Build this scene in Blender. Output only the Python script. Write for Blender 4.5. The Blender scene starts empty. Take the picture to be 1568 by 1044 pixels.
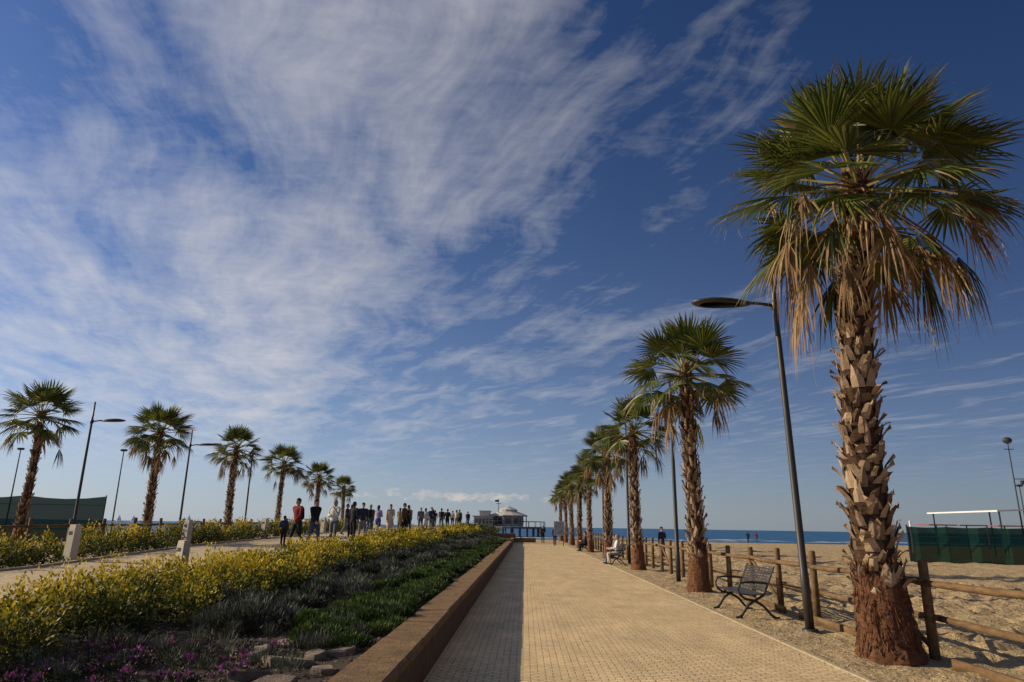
import bpy, math, random
import numpy as np
from mathutils import Vector, Matrix, noise
random.seed(7); np.random.seed(7)
scene=bpy.context.scene
COL=scene.collection
R=math.radians
# ------------------------------------------------------------------ helpers
class NT:
    def __init__(s,tree): s.t=tree; s.n=tree.nodes; s.l=tree.links
    def node(s,typ,**kw):
        n=s.n.new(typ)
        for k,v in kw.items(): setattr(n,k,v)
        return n
    def link(s,a,b): s.l.new(a,b)
    def setin(s,sock,v):
        if isinstance(v,bpy.types.NodeSocket): s.l.new(v,sock)
        else: sock.default_value=v
    def math(s,op,a,b=None,c=None,clamp=False):
        n=s.n.new('ShaderNodeMath'); n.operation=op; n.use_clamp=clamp
        s.setin(n.inputs[0],a)
        if b is not None: s.setin(n.inputs[1],b)
        if c is not None: s.setin(n.inputs[2],c)
        return n.outputs[0]
    def mix(s,f,a,b,mode='MIX'):
        n=s.n.new('ShaderNodeMixRGB'); n.blend_type=mode
        s.setin(n.inputs[0],f); s.setin(n.inputs[1],a); s.setin(n.inputs[2],b)
        return n.outputs[0]
    def noise(s,vec,scale,detail=5,rough=.55,dist=0):
        n=s.n.new('ShaderNodeTexNoise'); n.inputs['Scale'].default_value=scale
        n.inputs['Detail'].default_value=detail; n.inputs['Roughness'].default_value=rough
        n.inputs['Distortion'].default_value=dist
        if vec is not None: s.link(vec,n.inputs['Vector'])
        return n.outputs['Fac']
    def ramp(s,f,stops):
        n=s.n.new('ShaderNodeValToRGB'); e=n.color_ramp.elements
        while len(e)<len(stops): e.new(.5)
        for i,(p,c) in enumerate(stops):
            e[i].position=p; e[i].color=(c[0],c[1],c[2],1) if not isinstance(c,(int,float)) else (c,c,c,1)
        s.setin(n.inputs[0],f); return n.outputs[0]
    def comb(s,x,y,z):
        n=s.n.new('ShaderNodeCombineXYZ'); s.setin(n.inputs[0],x); s.setin(n.inputs[1],y); s.setin(n.inputs[2],z); return n.outputs[0]
    def scalevec(s,v,sc):
        n=s.n.new('ShaderNodeMapping'); s.link(v,n.inputs[0]); n.inputs['Scale'].default_value=sc; return n.outputs[0]
def C(c): return (c[0],c[1],c[2],1)
def basemat(name):
    m=bpy.data.materials.new(name); m.use_nodes=True
    t=NT(m.node_tree); p=m.node_tree.nodes['Principled BSDF']; return m,t,p
def mat(name,c1,c2=None,scale=6,rough=.8,bump=0,bscale=None,bdist=.02,spec=.3,stretch=None,metal=0,island=False,transl=0):
    m,t,p=basemat(name)
    tc=t.node('ShaderNodeTexCoord').outputs['Object']
    if stretch: tc=t.scalevec(tc,stretch)
    if c2 is None: c2=tuple(x*.75 for x in c1)
    f=t.noise(tc,scale,4,.6)
    if island:
        g=t.node('ShaderNodeNewGeometry').outputs['Random Per Island']
        f=t.math('ADD',t.math('MULTIPLY',g,.7),t.math('MULTIPLY',f,.3))
        col=t.ramp(f,[(.12,c1),(.88,c2)])
    else: col=t.ramp(f,[(.3,c1),(.7,c2)])
    t.link(col,p.inputs['Base Color'])
    p.inputs['Roughness'].default_value=rough; p.inputs['Metallic'].default_value=metal
    p.inputs['Specular IOR Level'].default_value=spec
    if bump:
        b=t.node('ShaderNodeBump'); b.inputs['Strength'].default_value=bump; b.inputs['Distance'].default_value=bdist
        t.link(t.noise(tc,bscale or scale*4,5,.65),b.inputs['Height']); t.link(b.outputs[0],p.inputs['Normal'])
    if transl:
        tr=t.node('ShaderNodeBsdfTranslucent'); t.link(col,tr.inputs['Color'])
        ms=t.node('ShaderNodeMixShader'); ms.inputs[0].default_value=transl
        t.link(p.outputs[0],ms.inputs[1]); t.link(tr.outputs[0],ms.inputs[2])
        t.link(ms.outputs[0],m.node_tree.nodes['Material Output'].inputs['Surface'])
    return m
class MB:
    def __init__(s): s.v=[]; s.f=[]; s.m=[]
    def face(s,idx,m=0): s.f.append(idx); s.m.append(m)
    def box(s,x0,x1,y0,y1,z0,z1,m=0,M=None,ch=0):
        b=len(s.v)
        if ch<=0:
            P=[(x,y,z) for z in (z0,z1) for y in (y0,y1) for x in (x0,x1)]
            F=[(0,2,3,1),(4,5,7,6),(0,1,5,4),(2,6,7,3),(0,4,6,2),(1,3,7,5)]
        else:
            P=[];c=ch
            for z,i in ((z0,0),(z1-c,0),(z1,c)):
                P+=[(x0+i,y0+i,z),(x1-i,y0+i,z),(x1-i,y1-i,z),(x0+i,y1-i,z)]
            F=[(3,2,1,0),(8,9,10,11)]
            for r in (0,4):
                for k in range(4):
                    F.append((r+k,r+(k+1)%4,r+4+(k+1)%4,r+4+k))
        if M is not None: P=[tuple(M@Vector(p)) for p in P]
        s.v+=P
        for f in F: s.face(tuple(b+i for i in f),m)
    def tube(s,pts,rad,n=8,m=0,sx=1.0):
        pts=[Vector(p) for p in pts]; N=len(pts)
        if not hasattr(rad,'__len__'): rad=[rad]*N
        b=len(s.v); up=None
        for i,p in enumerate(pts):
            d=(pts[min(i+1,N-1)]-pts[max(i-1,0)]).normalized()
            if up is None:
                a=Vector((0,0,1)) if abs(d.z)<.9 else Vector((1,0,0))
                up=(a-d*a.dot(d)).normalized()
            else:
                up=(up-d*up.dot(d)).normalized()
            q=d.cross(up)
            for k in range(n):
                t=2*math.pi*k/n
                s.v.append(tuple(p+(q*math.cos(t)*sx+up*math.sin(t))*rad[i]))
        for i in range(N-1):
            for k in range(n):
                s.face((b+i*n+k,b+i*n+(k+1)%n,b+(i+1)*n+(k+1)%n,b+(i+1)*n+k),m)
        s.face(tuple(b+k for k in range(n))[::-1],m); s.face(tuple(b+(N-1)*n+k for k in range(n)),m)
    def ellip(s,c,r,m=0,nu=12,nv=8,M=None):
        b=len(s.v)
        for j in range(nv+1):
            ph=-math.pi/2+math.pi*j/nv
            for i in range(nu):
                a=2*math.pi*i/nu
                p=Vector((c[0]+r[0]*math.cos(ph)*math.cos(a),c[1]+r[1]*math.cos(ph)*math.sin(a),c[2]+r[2]*math.sin(ph)))
                if M is not None: p=M@p
                s.v.append(tuple(p))
        for j in range(nv):
            for i in range(nu):
                s.face((b+j*nu+i,b+j*nu+(i+1)%nu,b+(j+1)*nu+(i+1)%nu,b+(j+1)*nu+i),m)
    def mesh(s,name,mats,smooth=False):
        me=bpy.data.meshes.new(name); me.from_pydata(s.v,[],s.f)
        for x in mats: me.materials.append(x)
        me.polygons.foreach_set('material_index',s.m)
        if smooth: me.polygons.foreach_set('use_smooth',[True]*len(s.f))
        me.update(); return me
    def obj(s,name,mats,smooth=False,loc=(0,0,0),rot=0):
        return inst(s.mesh(name,mats,smooth),name,loc,rot)
def inst(me,name,loc=(0,0,0),rot=0,scale=1,parent=None):
    o=bpy.data.objects.new(name,me); COL.objects.link(o); o.location=loc; o.rotation_euler=(0,0,rot)
    o.scale=(scale,)*3 if not hasattr(scale,'__len__') else scale
    if parent: o.parent=parent
    return o
def sheet(name,xs,ys,hf,m):
    nx,ny=len(xs),len(ys)
    V=[(x,y,hf(x,y)) for y in ys for x in xs]
    F=[(j*nx+i,j*nx+i+1,(j+1)*nx+i+1,(j+1)*nx+i) for j in range(ny-1) for i in range(nx-1)]
    me=bpy.data.meshes.new(name); me.from_pydata(V,[],F); me.materials.append(m)
    me.polygons.foreach_set('use_smooth',[True]*len(F)); me.update()
    return inst(me,name)
def leafmass(name,c,d,L,W,tint,m):
    n=len(c); d=d/np.maximum(np.linalg.norm(d,axis=1,keepdims=True),1e-6)
    r=np.random.normal(size=(n,3)); s=np.cross(d,r); s/=np.maximum(np.linalg.norm(s,axis=1,keepdims=True),1e-6)
    L=L[:,None]; W=W[:,None]
    v=np.empty((n,4,3)); v[:,0]=c; v[:,1]=c+d*L*.5+s*W*.5; v[:,2]=c+d*L; v[:,3]=c+d*L*.5-s*W*.5
    me=bpy.data.meshes.new(name)
    me.vertices.add(n*4); me.vertices.foreach_set('co',v.reshape(-1))
    me.loops.add(n*4); me.loops.foreach_set('vertex_index',np.arange(n*4,dtype=np.int32))
    me.polygons.add(n); me.polygons.foreach_set('loop_start',np.arange(0,n*4,4,dtype=np.int32))
    try: me.polygons.foreach_set('loop_total',np.full(n,4,dtype=np.int32))
    except Exception: pass
    a=me.attributes.new('tint','FLOAT','FACE'); a.data.foreach_set('value',tint.astype(np.float32))
    me.materials.append(m); me.update(calc_edges=True); me.validate()
    return inst(me,name)
def tintmat(name,stops,transl=.25,rough=.6):
    m,t,p=basemat(name)
    a=t.node('ShaderNodeAttribute'); a.attribute_name='tint'
    col=t.ramp(a.outputs['Fac'],stops)
    t.link(col,p.inputs['Base Color']); p.inputs['Roughness'].default_value=rough; p.inputs['Specular IOR Level'].default_value=.25
    tr=t.node('ShaderNodeBsdfTranslucent'); t.link(col,tr.inputs['Color'])
    ms=t.node('ShaderNodeMixShader'); ms.inputs[0].default_value=transl
    t.link(p.outputs[0],ms.inputs[1]); t.link(tr.outputs[0],ms.inputs[2])
    t.link(ms.outputs[0],m.node_tree.nodes['Material Output'].inputs['Surface'])
    return m
# ------------------------------------------------------------------ terrain profile
def zr(y): return float(np.interp(y,[0,10,18,26,43,68,95],[.3,.33,.42,.72,1.02,1.38,1.5]))
def xe(y): return float(np.interp(y,[0,30,70,95],[-7.6,-7.4,-6.3,-6.0]))
WT=.47
def bed(x,y):
    e=xe(y)+.05
    t=(x+1.45)/(e+1.45)
    t=max(0,min(1,t))
    return .36+(zr(y)-.03-.36)*t**1.4
# ------------------------------------------------------------------ sun and sky
EL=R(24); SAZ=R(83)   # sun to the left, slightly ahead
sund=Vector((-math.sin(SAZ)*math.cos(EL),math.cos(SAZ)*math.cos(EL),math.sin(EL)))
sl=bpy.data.lights.new('sun','SUN'); sl.energy=5.0; sl.angle=R(.5); sl.color=(1,.865,.61)
so=bpy.data.objects.new('sun',sl); COL.objects.link(so); so.rotation_euler=sund.to_track_quat('Z','Y').to_euler()
so.location=(-30,10,30)
w=bpy.data.worlds.new('World'); scene.world=w; w.use_nodes=True
try:
    w.cycles.sampling_method='MANUAL'; w.cycles.sample_map_resolution=256
except Exception as e: print(e)
t=NT(w.node_tree); bg=w.node_tree.nodes['Background']
sky=t.node('ShaderNodeTexSky'); sky.sky_type='NISHITA'; sky.sun_disc=False
sky.sun_elevation=EL; sky.sun_rotation=-SAZ; sky.air_density=1.0; sky.dust_density=.5; sky.ozone_density=3.0
tc=t.node('ShaderNodeTexCoord').outputs['Generated']
sep=t.node('ShaderNodeSeparateXYZ'); t.link(tc,sep.inputs[0]); X,Y,Z=sep.outputs
zz=t.math('MAXIMUM',Z,.02)
px=t.math('DIVIDE',X,zz); py=t.math('DIVIDE',Y,zz)
u=t.math('ADD',t.math('MULTIPLY',px,-.39),t.math('MULTIPLY',py,.92))
v=t.math('ADD',t.math('MULTIPLY',px,.92),t.math('MULTIPLY',py,.39))
wv=t.noise(t.comb(px,py,0.0),.9,2,.5)
vw=t.math('ADD',v,t.math('MULTIPLY',t.math('SUBTRACT',wv,.5),.6))
n1=t.noise(t.comb(t.math('MULTIPLY',u,.7),t.math('MULTIPLY',vw,1.35),0.0),1.7,8,.58,.3)
n2=t.noise(t.comb(t.math('MULTIPLY',u,.9),t.math('MULTIPLY',vw,4.6),3.0),1.6,7,.6,.25)
n3=t.noise(t.comb(t.math('MULTIPLY',px,1.0),t.math('MULTIPLY',py,1.8),7.0),9,5,.66,.4)
def gauss(x,c,sg):
    d=t.math('DIVIDE',t.math('SUBTRACT',x,c),sg)
    return t.math('EXPONENT',t.math('MULTIPLY',t.math('MULTIPLY',d,d),-1.0))
band=gauss(vw,.25,.44)
ufar=t.math('MULTIPLY',t.math('SUBTRACT',u,1.8),.7,clamp=True)
band2=t.math('MULTIPLY',gauss(vw,1.6,.4),ufar)
left=t.math('MULTIPLY',t.math('MULTIPLY',t.math('SUBTRACT',.4,v),.35),t.math('MULTIPLY',t.math('SUBTRACT',u,1.6),.5,clamp=True))
rightclear=t.math('MULTIPLY',t.math('MULTIPLY',t.math('SUBTRACT',v,.7),2.0,clamp=True),t.math('SUBTRACT',1.0,t.math('MULTIPLY',u,.3,clamp=True)))
leftclear=t.math('MULTIPLY',t.math('MULTIPLY',t.math('SUBTRACT',-.25,v),2.0,clamp=True),t.math('SUBTRACT',1.0,t.math('MULTIPLY',u,.4,clamp=True)))
d=t.math('ADD',t.math('MULTIPLY',n1,1.0),t.math('MULTIPLY',n2,.56))
d=t.math('ADD',d,t.math('MULTIPLY',n3,.24))
d=t.math('ADD',d,t.math('MULTIPLY',band,.32))
d=t.math('ADD',d,t.math('MULTIPLY',band2,.12))
d=t.math('ADD',d,t.math('MINIMUM',t.math('MAXIMUM',left,0.0),.25))
d=t.math('SUBTRACT',d,t.math('MULTIPLY',rightclear,.18))
d=t.math('SUBTRACT',d,t.math('MULTIPLY',leftclear,.10))
dens=t.math('MULTIPLY',t.math('SUBTRACT',d,.89),1.32,clamp=True)
hf=t.math('MULTIPLY',t.math('SUBTRACT',Z,.02),8.0,clamp=True)
dens=t.math('MULTIPLY',dens,hf)
az=t.math('ARCTAN2',X,Y)
cn=t.noise(t.comb(t.math('MULTIPLY',az,60.0),t.math('MULTIPLY',Z,120.0),0.0),.75,6,.62)
cb=t.math('MULTIPLY',gauss(Z,.040,.011),gauss(az,-.09,.17))
cum=t.math('MULTIPLY',t.math('SUBTRACT',t.math('ADD',cn,t.math('MULTIPLY',cb,.36)),.73),4.5,clamp=True)
cum=t.math('MULTIPLY',cum,.6)
hs=t.node('ShaderNodeHueSaturation'); hs.inputs['Saturation'].default_value=1.2; hs.inputs['Value'].default_value=1.0
t.link(sky.outputs[0],hs.inputs['Color'])
hz=t.math('POWER',t.math('SUBTRACT',1.0,t.math('MAXIMUM',Z,0.0),clamp=True),7.0)
tint=t.mix(hz,(.9,.88,1.15,1),(.85,.97,1.45,1))
skyc=t.mix(1,hs.outputs[0],tint,'MULTIPLY')
# polarised sky: darker away from the sun side
pol=t.math('ADD',.94,t.math('MULTIPLY',X,-.54))
skyc=t.mix(1,skyc,t.comb(pol,pol,t.math('ADD',.06,t.math('MULTIPLY',pol,.93))),'MULTIPLY')
lowz=t.math('EXPONENT',t.math('MULTIPLY',t.math('MAXIMUM',Z,0.0),-6.0))
hzf=t.math('MULTIPLY',lowz,t.math('SUBTRACT',.45,t.math('MULTIPLY',X,.35)),clamp=True)
skyc=t.mix(hzf,skyc,(7.8,9.0,10.4,1))
cb_=t.math('ADD',9.8,t.math('MULTIPLY',t.math('MULTIPLY',X,-1.0),2.4))
skyc=t.mix(t.math('MULTIPLY',dens,.9),skyc,t.comb(cb_,t.math('MULTIPLY',cb_,.985),t.math('MULTIPLY',cb_,1.0)))
skyc=t.mix(cum,skyc,(12,10.4,9.0,1))
t.link(skyc,bg.inputs['Color']); bg.inputs['Strength'].default_value=.062
scene.view_settings.view_transform='Standard'; scene.view_settings.look='None'; scene.view_settings.exposure=0
# ------------------------------------------------------------------ camera
cam=bpy.data.cameras.new('camera'); cam.lens=24; cam.sensor_width=36; cam.clip_end=60000; cam.clip_start=.05
co=bpy.data.objects.new('camera',cam); COL.objects.link(co); scene.camera=co
Mx=Matrix.Translation((0,0,1.6))@Matrix.Rotation(R(1.27),4,'Z')@Matrix.Rotation(R(90+15.2),4,'X')@Matrix.Rotation(R(.9),4,'Z')
co.matrix_world=Mx
# ------------------------------------------------------------------ ground
def sandmat():
    m,t,p=basemat('sand'); tc=t.node('ShaderNodeTexCoord').outputs['Object']
    f=t.noise(tc,.6,6,.65); g=t.noise(tc,14,4,.6); h2=t.noise(tc,2.2,5,.7)
    col=t.mix(f,(.43,.305,.165,1),(.60,.44,.25,1)); col=t.mix(t.math('MULTIPLY',t.math('SUBTRACT',g,.55),6,clamp=True),col,(.15,.10,.06,1))
    col=t.mix(t.math('MULTIPLY',t.math('SUBTRACT',h2,.55),4,clamp=True),col,(.22,.15,.09,1))
    t.link(col,p.inputs['Base Color']); p.inputs['Roughness'].default_value=.95; p.inputs['Specular IOR Level'].default_value=.1
    b=t.node('ShaderNodeBump'); b.inputs['Strength'].default_value=1; b.inputs['Distance'].default_value=.14
    vo=t.node('ShaderNodeTexVoronoi'); vo.feature='SMOOTH_F1'; vo.inputs['Scale'].default_value=3.2; t.link(tc,vo.inputs['Vector'])
    h=t.math('ADD',t.math('MULTIPLY',vo.outputs['Distance'],.9),t.math('MULTIPLY',t.noise(tc,11,4,.7),.8))
    t.link(h,b.inputs['Height']); t.link(b.outputs[0],p.inputs['Normal']); return m
SAND=sandmat()
ar=np.arange
xs=np.concatenate([[-9000,-2500,-700,-250,-120,-70,-45,-30,-22,-16,-13,-11,-5,-1,3.6],ar(3.95,15,.11),ar(15.2,26,.5),[28,32,40,60,120,300,900,3000,9000]])
ys=np.concatenate([[-60,-20,-5,1],ar(4,24,.12),ar(24.4,60,.7),ar(62,140,4),[160,200,300,600,2000,30000]])
def gh(x,y):
    z=float(np.interp(y,[85,128,200,1000],[0,-.55,-2,-6]))
    if x<-11: z+=float(np.interp(x,[-16,-11],[.35,0]))
    if x>3.96 and y<90 and x<60:
        a=min(1,(x-3.95)/.8); a2=min(1,max(0,(x-5.6)/1.5))
        z+=a*(.06*noise.noise(Vector((x*1.1,y*1.1,0)))+(.07+.06*a2)*noise.noise(Vector((x*3.1,y*3.1,4)))*a+(.025+.03*a2)*noise.noise(Vector((x*7,y*7,9))))
    return z-.012
sheet('ground',xs,ys,gh,SAND)
# sea
m,t,p=basemat('sea_water'); tc=t.node('ShaderNodeTexCoord').outputs['Object']
f=t.noise(t.scalevec(tc,(.02,.12,1)),1,5,.6)
t.link(t.mix(f,(.01,.065,.17,1),(.04,.15,.28,1)),p.inputs['Base Color']); p.inputs['Roughness'].default_value=.4; p.inputs['IOR'].default_value=1.33
b=t.node('ShaderNodeBump'); b.inputs['Strength'].default_value=1; b.inputs['Distance'].default_value=.6
t.link(t.noise(t.scalevec(tc,(.25,.6,1)),1,6,.6),b.inputs['Height']); t.link(b.outputs[0],p.inputs['Normal'])
b=MB(); b.v=[(-30000,100,-.45),(30000,100,-.45),(30000,30000,-.45),(-30000,30000,-.45)]; b.face((0,1,2,3)); b.obj('sea',[m])
b=MB()
for k in range(60):
    x=random.uniform(-50,90); y=random.uniform(128,150); L=random.uniform(3,14)
    b.tube([(x,y,-.45),(x+L*.5,y+random.uniform(-.4,.4),-.38),(x+L,y,-.45)],[.02,.14,.02],5)
FOAM=mat('foam',(.75,.78,.8),(.6,.65,.7)); b.obj('sea_foam',[FOAM])
# path
def pavemat(name,c1,c2,mort):
    m,t,p=basemat(name); tc=t.node('ShaderNodeTexCoord').outputs['Object']
    wn=t.noise(tc,9,2,.5)
    vv=t.node('ShaderNodeVectorMath',operation='ADD'); t.link(tc,vv.inputs[0]); t.link(t.comb(0.0,t.math('MULTIPLY',wn,.11),0.0),vv.inputs[1])
    br=t.node('ShaderNodeTexBrick'); t.link(vv.outputs[0],br.inputs['Vector'])
    br.inputs['Scale'].default_value=1; br.inputs['Brick Width'].default_value=.17; br.inputs['Row Height'].default_value=.085
    br.inputs['Mortar Size'].default_value=.010; br.inputs['Mortar Smooth'].default_value=.8; br.offset=.5
    br.inputs['Color1'].default_value=C(c1); br.inputs['Color2'].default_value=C(c2); br.inputs['Mortar'].default_value=C(mort)
    f=t.noise(tc,.7,6,.6); col=t.mix(1,br.outputs[0],t.ramp(f,[(.25,(.78,.77,.77)),(.75,(1.1,1.07,1.02))]),'MULTIPLY')
    f2=t.noise(t.scalevec(tc,(1,.25,1)),2.4,5,.7); col=t.mix(1,col,t.ramp(f2,[(.35,(.84,.83,.83)),(.6,(1.04,1.03,1.02))]),'MULTIPLY')
    f3=t.noise(tc,4.5,5,.7); col=t.mix(1,col,t.ramp(f3,[(.3,(.86,.85,.84)),(.5,(1,1,1))]),'MULTIPLY')
    g=t.noise(tc,60,4,.6); col=t.mix(1,col,t.ramp(g,[(.3,.76),(.7,1.14)]),'MULTIPLY')
    t.link(col,p.inputs['Base Color']); p.inputs['Roughness'].default_value=.85; p.inputs['Specular IOR Level'].default_value=.2
    bb=t.node('ShaderNodeBump'); bb.inputs['Strength'].default_value=1; bb.inputs['Distance'].default_value=.016
    h=t.math('ADD',t.math('MULTIPLY',br.outputs['Fac'],-1.0),t.math('MULTIPLY',g,.4))
    t.link(h,bb.inputs['Height']); t.link(bb.outputs[0],p.inputs['Normal']); return m
PAVE=pavemat('path_paving',(.92,.70,.41),(.84,.63,.36),(.5,.36,.2))
sheet('path',[-1.06,0,1,2,3,3.8],list(ar(-10,70,2.)),lambda x,y:.006,PAVE)
b=MB(); KERB=mat('kerb_stone',(.50,.40,.26),(.38,.30,.19),8,.9,.4,60,.01)
for k in range(-8,70): b.box(3.803,3.87,k+.005,k+.995,-.05,.016,0,None,.006)
b.obj('kerb',[KERB])
# retaining wall
m,t,p=basemat('wall_stone'); tc=t.node('ShaderNodeTexCoord').outputs['Object']
f=t.noise(tc,5,6,.7); g=t.noise(tc,45,4,.7)
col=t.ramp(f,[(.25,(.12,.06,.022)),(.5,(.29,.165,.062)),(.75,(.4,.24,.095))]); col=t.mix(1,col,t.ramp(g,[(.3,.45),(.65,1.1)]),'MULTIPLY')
t.link(col,p.inputs['Base Color']); p.inputs['Roughness'].default_value=.9
bb=t.node('ShaderNodeBump'); bb.inputs['Strength'].default_value=1; bb.inputs['Distance'].default_value=.04
t.link(t.math('ADD',t.math('MULTIPLY',f,.6),g),bb.inputs['Height']); t.link(bb.outputs[0],p.inputs['Normal']); WALL=m
b=MB(); y=.5
while y<58:
    L=1.2; j=random.uniform(-.006,.006)
    b.box(-1.47+j,-1.03+j,y+.006,y+L-.006,WT-.09,WT+random.uniform(-.006,.006),0,None,.02)
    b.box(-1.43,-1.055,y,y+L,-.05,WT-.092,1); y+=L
b.box(-1.5,-.98,58.05,58.7,-.05,WT+.14,0,None,.03)
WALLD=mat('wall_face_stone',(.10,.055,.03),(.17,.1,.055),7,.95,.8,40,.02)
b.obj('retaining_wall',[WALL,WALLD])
b=MB()
b.box(-1.0,1.2,76,76.4,-.05,.45,0,None,.03); b.box(-6,-1.0,76,76.4,-.05,.9,0,None,.03); b.box(-1.45,-1.1,59,76,-.05,.45,0,None,.02)
b.obj('low_wall',[WALL])
# flower bed
m,t,p=basemat('soil'); tc=t.node('ShaderNodeTexCoord').outputs['Object']
f=t.noise(tc,3,6,.7); g=t.noise(tc,30,5,.7)
col=t.mix(f,(.03,.02,.013,1),(.10,.066,.04,1)); col=t.mix(t.math('MULTIPLY',t.math('SUBTRACT',g,.58),5,clamp=True),col,(.22,.155,.1,1))
t.link(col,p.inputs['Base Color']); p.inputs['Roughness'].default_value=.95
bb=t.node('ShaderNodeBump'); bb.inputs['Strength'].default_value=1; bb.inputs['Distance'].default_value=.06
t.link(t.math('ADD',f,g),bb.inputs['Height']); t.link(bb.outputs[0],p.inputs['Normal'])
nx=44; V=[];F=[]; ylist=list(np.concatenate([ar(3,16,.14),ar(16.5,60,.6),ar(61,96,3)]))
for y in ylist:
    for i in range(nx):
        x=-1.45+(xe(y)+.05+1.45)*i/(nx-1)
        z=bed(x,y)+(.05*noise.noise(Vector((x*1.7,y*1.7,2)))+.03*noise.noise(Vector((x*6,y*6,2))))*(1 if 0<i<nx-1 else 0)
        V.append((x,y,z))
for j in range(len(ylist)-1):
    for i in range(nx-1): F.append((j*nx+i,(j)*nx+i+1,(j+1)*nx+i+1,(j+1)*nx+i)[::-1])
me=bpy.data.meshes.new('flower_bed'); me.from_pydata(V,[],F); me.materials.append(m); me.polygons.foreach_set('use_smooth',[True]*len(F)); inst(me,'flower_bed')
# raised walkway
PAVE2=pavemat('walkway_paving',(.78,.61,.41),(.70,.55,.36),(.5,.38,.25))
b=MB(); yl=list(ar(-6,96,2.))
for y in yl:
    e=xe(y); z=zr(y)+.01
    b.v+=[(e,y,z),(-12.2,y,z),(e,y,-.1),(-12.2,y,-.1),(e+.0,y,z+.05),(e+.12,y,z+.05),(e+.12,y,z-.2),(-12.2,y,z+.05),(-12.32,y,z+.05),(-12.32,y,z-.8)]
for j in range(len(yl)-1):
    a=j*10; c=a+10
    b.face((a+1,a,c,c+1),0); b.face((a+0,a+4,c+4,c+0),1); b.face((a+4,a+5,c+5,c+4),1); b.face((a+5,a+6,c+6,c+5),1)
    b.face((a+7,a+1,c+1,c+7),1); b.face((a+8,a+7,c+7,c+8),1); b.face((a+9,a+8,c+8,c+9),1)
b.obj('raised_walkway',[PAVE2,KERB])
# pier
WHITE=mat('white_plaster',(.5,.46,.39),(.38,.35,.3),3,.8); WHITE2=mat('white_roof',(.56,.52,.46),(.45,.42,.38),2,.6)
DARK=mat('dark_metal',(.035,.035,.04),(.05,.05,.055),8,.5,metal=.3); GLASS=mat('window_glass',(.04,.06,.08),(.06,.08,.1),2,.15,spec=.6)
CONC=mat('concrete',(.22,.19,.16),(.15,.13,.11),3,.9)
b=MB(); b.box(-11.5,-6.2,95,135,1.1,1.5,0); 
for y in ar(98,135,6.):
    for x in (-11,-6.8): b.tube([(x,y,-2),(x,y,1.1)],.22,8,0)
n=24; cx,cy=-2.6,146
b2=len(b.v)
rr=6.9
for z in (1.2,1.6):
    for k in range(n): a=2*math.pi*k/n; b.v.append((cx+rr*math.cos(a),cy+rr*1.4*math.sin(a),z))
for k in range(n): b.face((b2+k,b2+(k+1)%n,b2+n+(k+1)%n,b2+n+k),0)
b.face(tuple(b2+n+k for k in range(n)),0); b.face(tuple(b2+k for k in range(n))[::-1],0)
for k in range(n):
    a=2*math.pi*k/n; b.tube([(cx+rr*.9*math.cos(a),cy+rr*1.3*math.sin(a),-2),(cx+rr*.9*math.cos(a),cy+rr*1.3*math.sin(a),1.2)],.2,6,0)
    b.tube([(cx+rr*.98*math.cos(a),cy+rr*1.38*math.sin(a),1.6),(cx+rr*.98*math.cos(a),cy+rr*1.38*math.sin(a),2.6)],.05,5,1)
b.box(-10.5,-6.0,133,152,1.2,1.6,0)
b.tube([(cx+rr*.98*math.cos(2*math.pi*k/n),cy+rr*1.38*math.sin(2*math.pi*k/n),2.6) for k in range(n+1)],.05,5,1)
b.obj('pier',[CONC,DARK])
b=MB(); n=12; cx2,cy2=-3.4,146
def ring(r,z): 
    i=len(b.v)
    for k in range(n): a=2*math.pi*(k+.5)/n; b.v.append((cx2+r*math.cos(a),cy2+r*math.sin(a),z))
    return i
def band_(a,c,m):
    for k in range(n): b.face((a+k,a+(k+1)%n,c+(k+1)%n,c+k),m)
r0=ring(3.2,1.62); r1=ring(3.2,3.6); band_(r0,r1,0)
r2=ring(4.1,3.65); r3=ring(4.1,3.82); r4=ring(1.9,4.6); r5=ring(1.9,4.95); r6=ring(.1,5.7)
band_(r1,r2,0);band_(r2,r3,1);band_(r3,r4,1);band_(r4,r5,0);band_(r5,r6,1)
for k in range(n):
    a=2*math.pi*k/n+math.pi/n*2
    Mw=Matrix.Translation((cx2,cy2,0))@Matrix.Rotation(a,4,'Z')
    b.box(3.04,3.14,-.55,.55,2.1,3.2,2,Mw)
    Mp=Matrix.Translation((cx2,cy2,0))@Matrix.Rotation(a+math.pi/n,4,'Z'); b.box(3.75,3.9,-.08,.08,1.62,3.65,0,Mp)
b.box(-10.2,-6.4,141,150,1.62,3.4,0); b.box(-10.5,-6.2,140.7,150.3,3.42,3.6,1); b.box(-9.2,-7.2,143,148,3.61,4.5,0); b.box(-9.4,-7.0,142.8,148.2,4.51,4.66,1)
for k in range(5): b.box(-9.9+k*.72,-9.45+k*.72,140.93,141.02,2.2,3.0,2)
b.tube([(-5.4,144,3.5),(-5.4,144,7.0)],.06,6,3); b.v+=[(-5.4,144,6.9),(-5.4,144,6.4),(-6.2,144.1,6.5),(-6.2,144.1,6.8)]; q=len(b.v); b.face((q-4,q-3,q-2,q-1),3)
b.tube([(-5.9,144,6.1),(-4.9,144,6.1)],.05,5,3)
b.obj('pavilion_building',[WHITE,WHITE2,GLASS,DARK])
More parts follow.
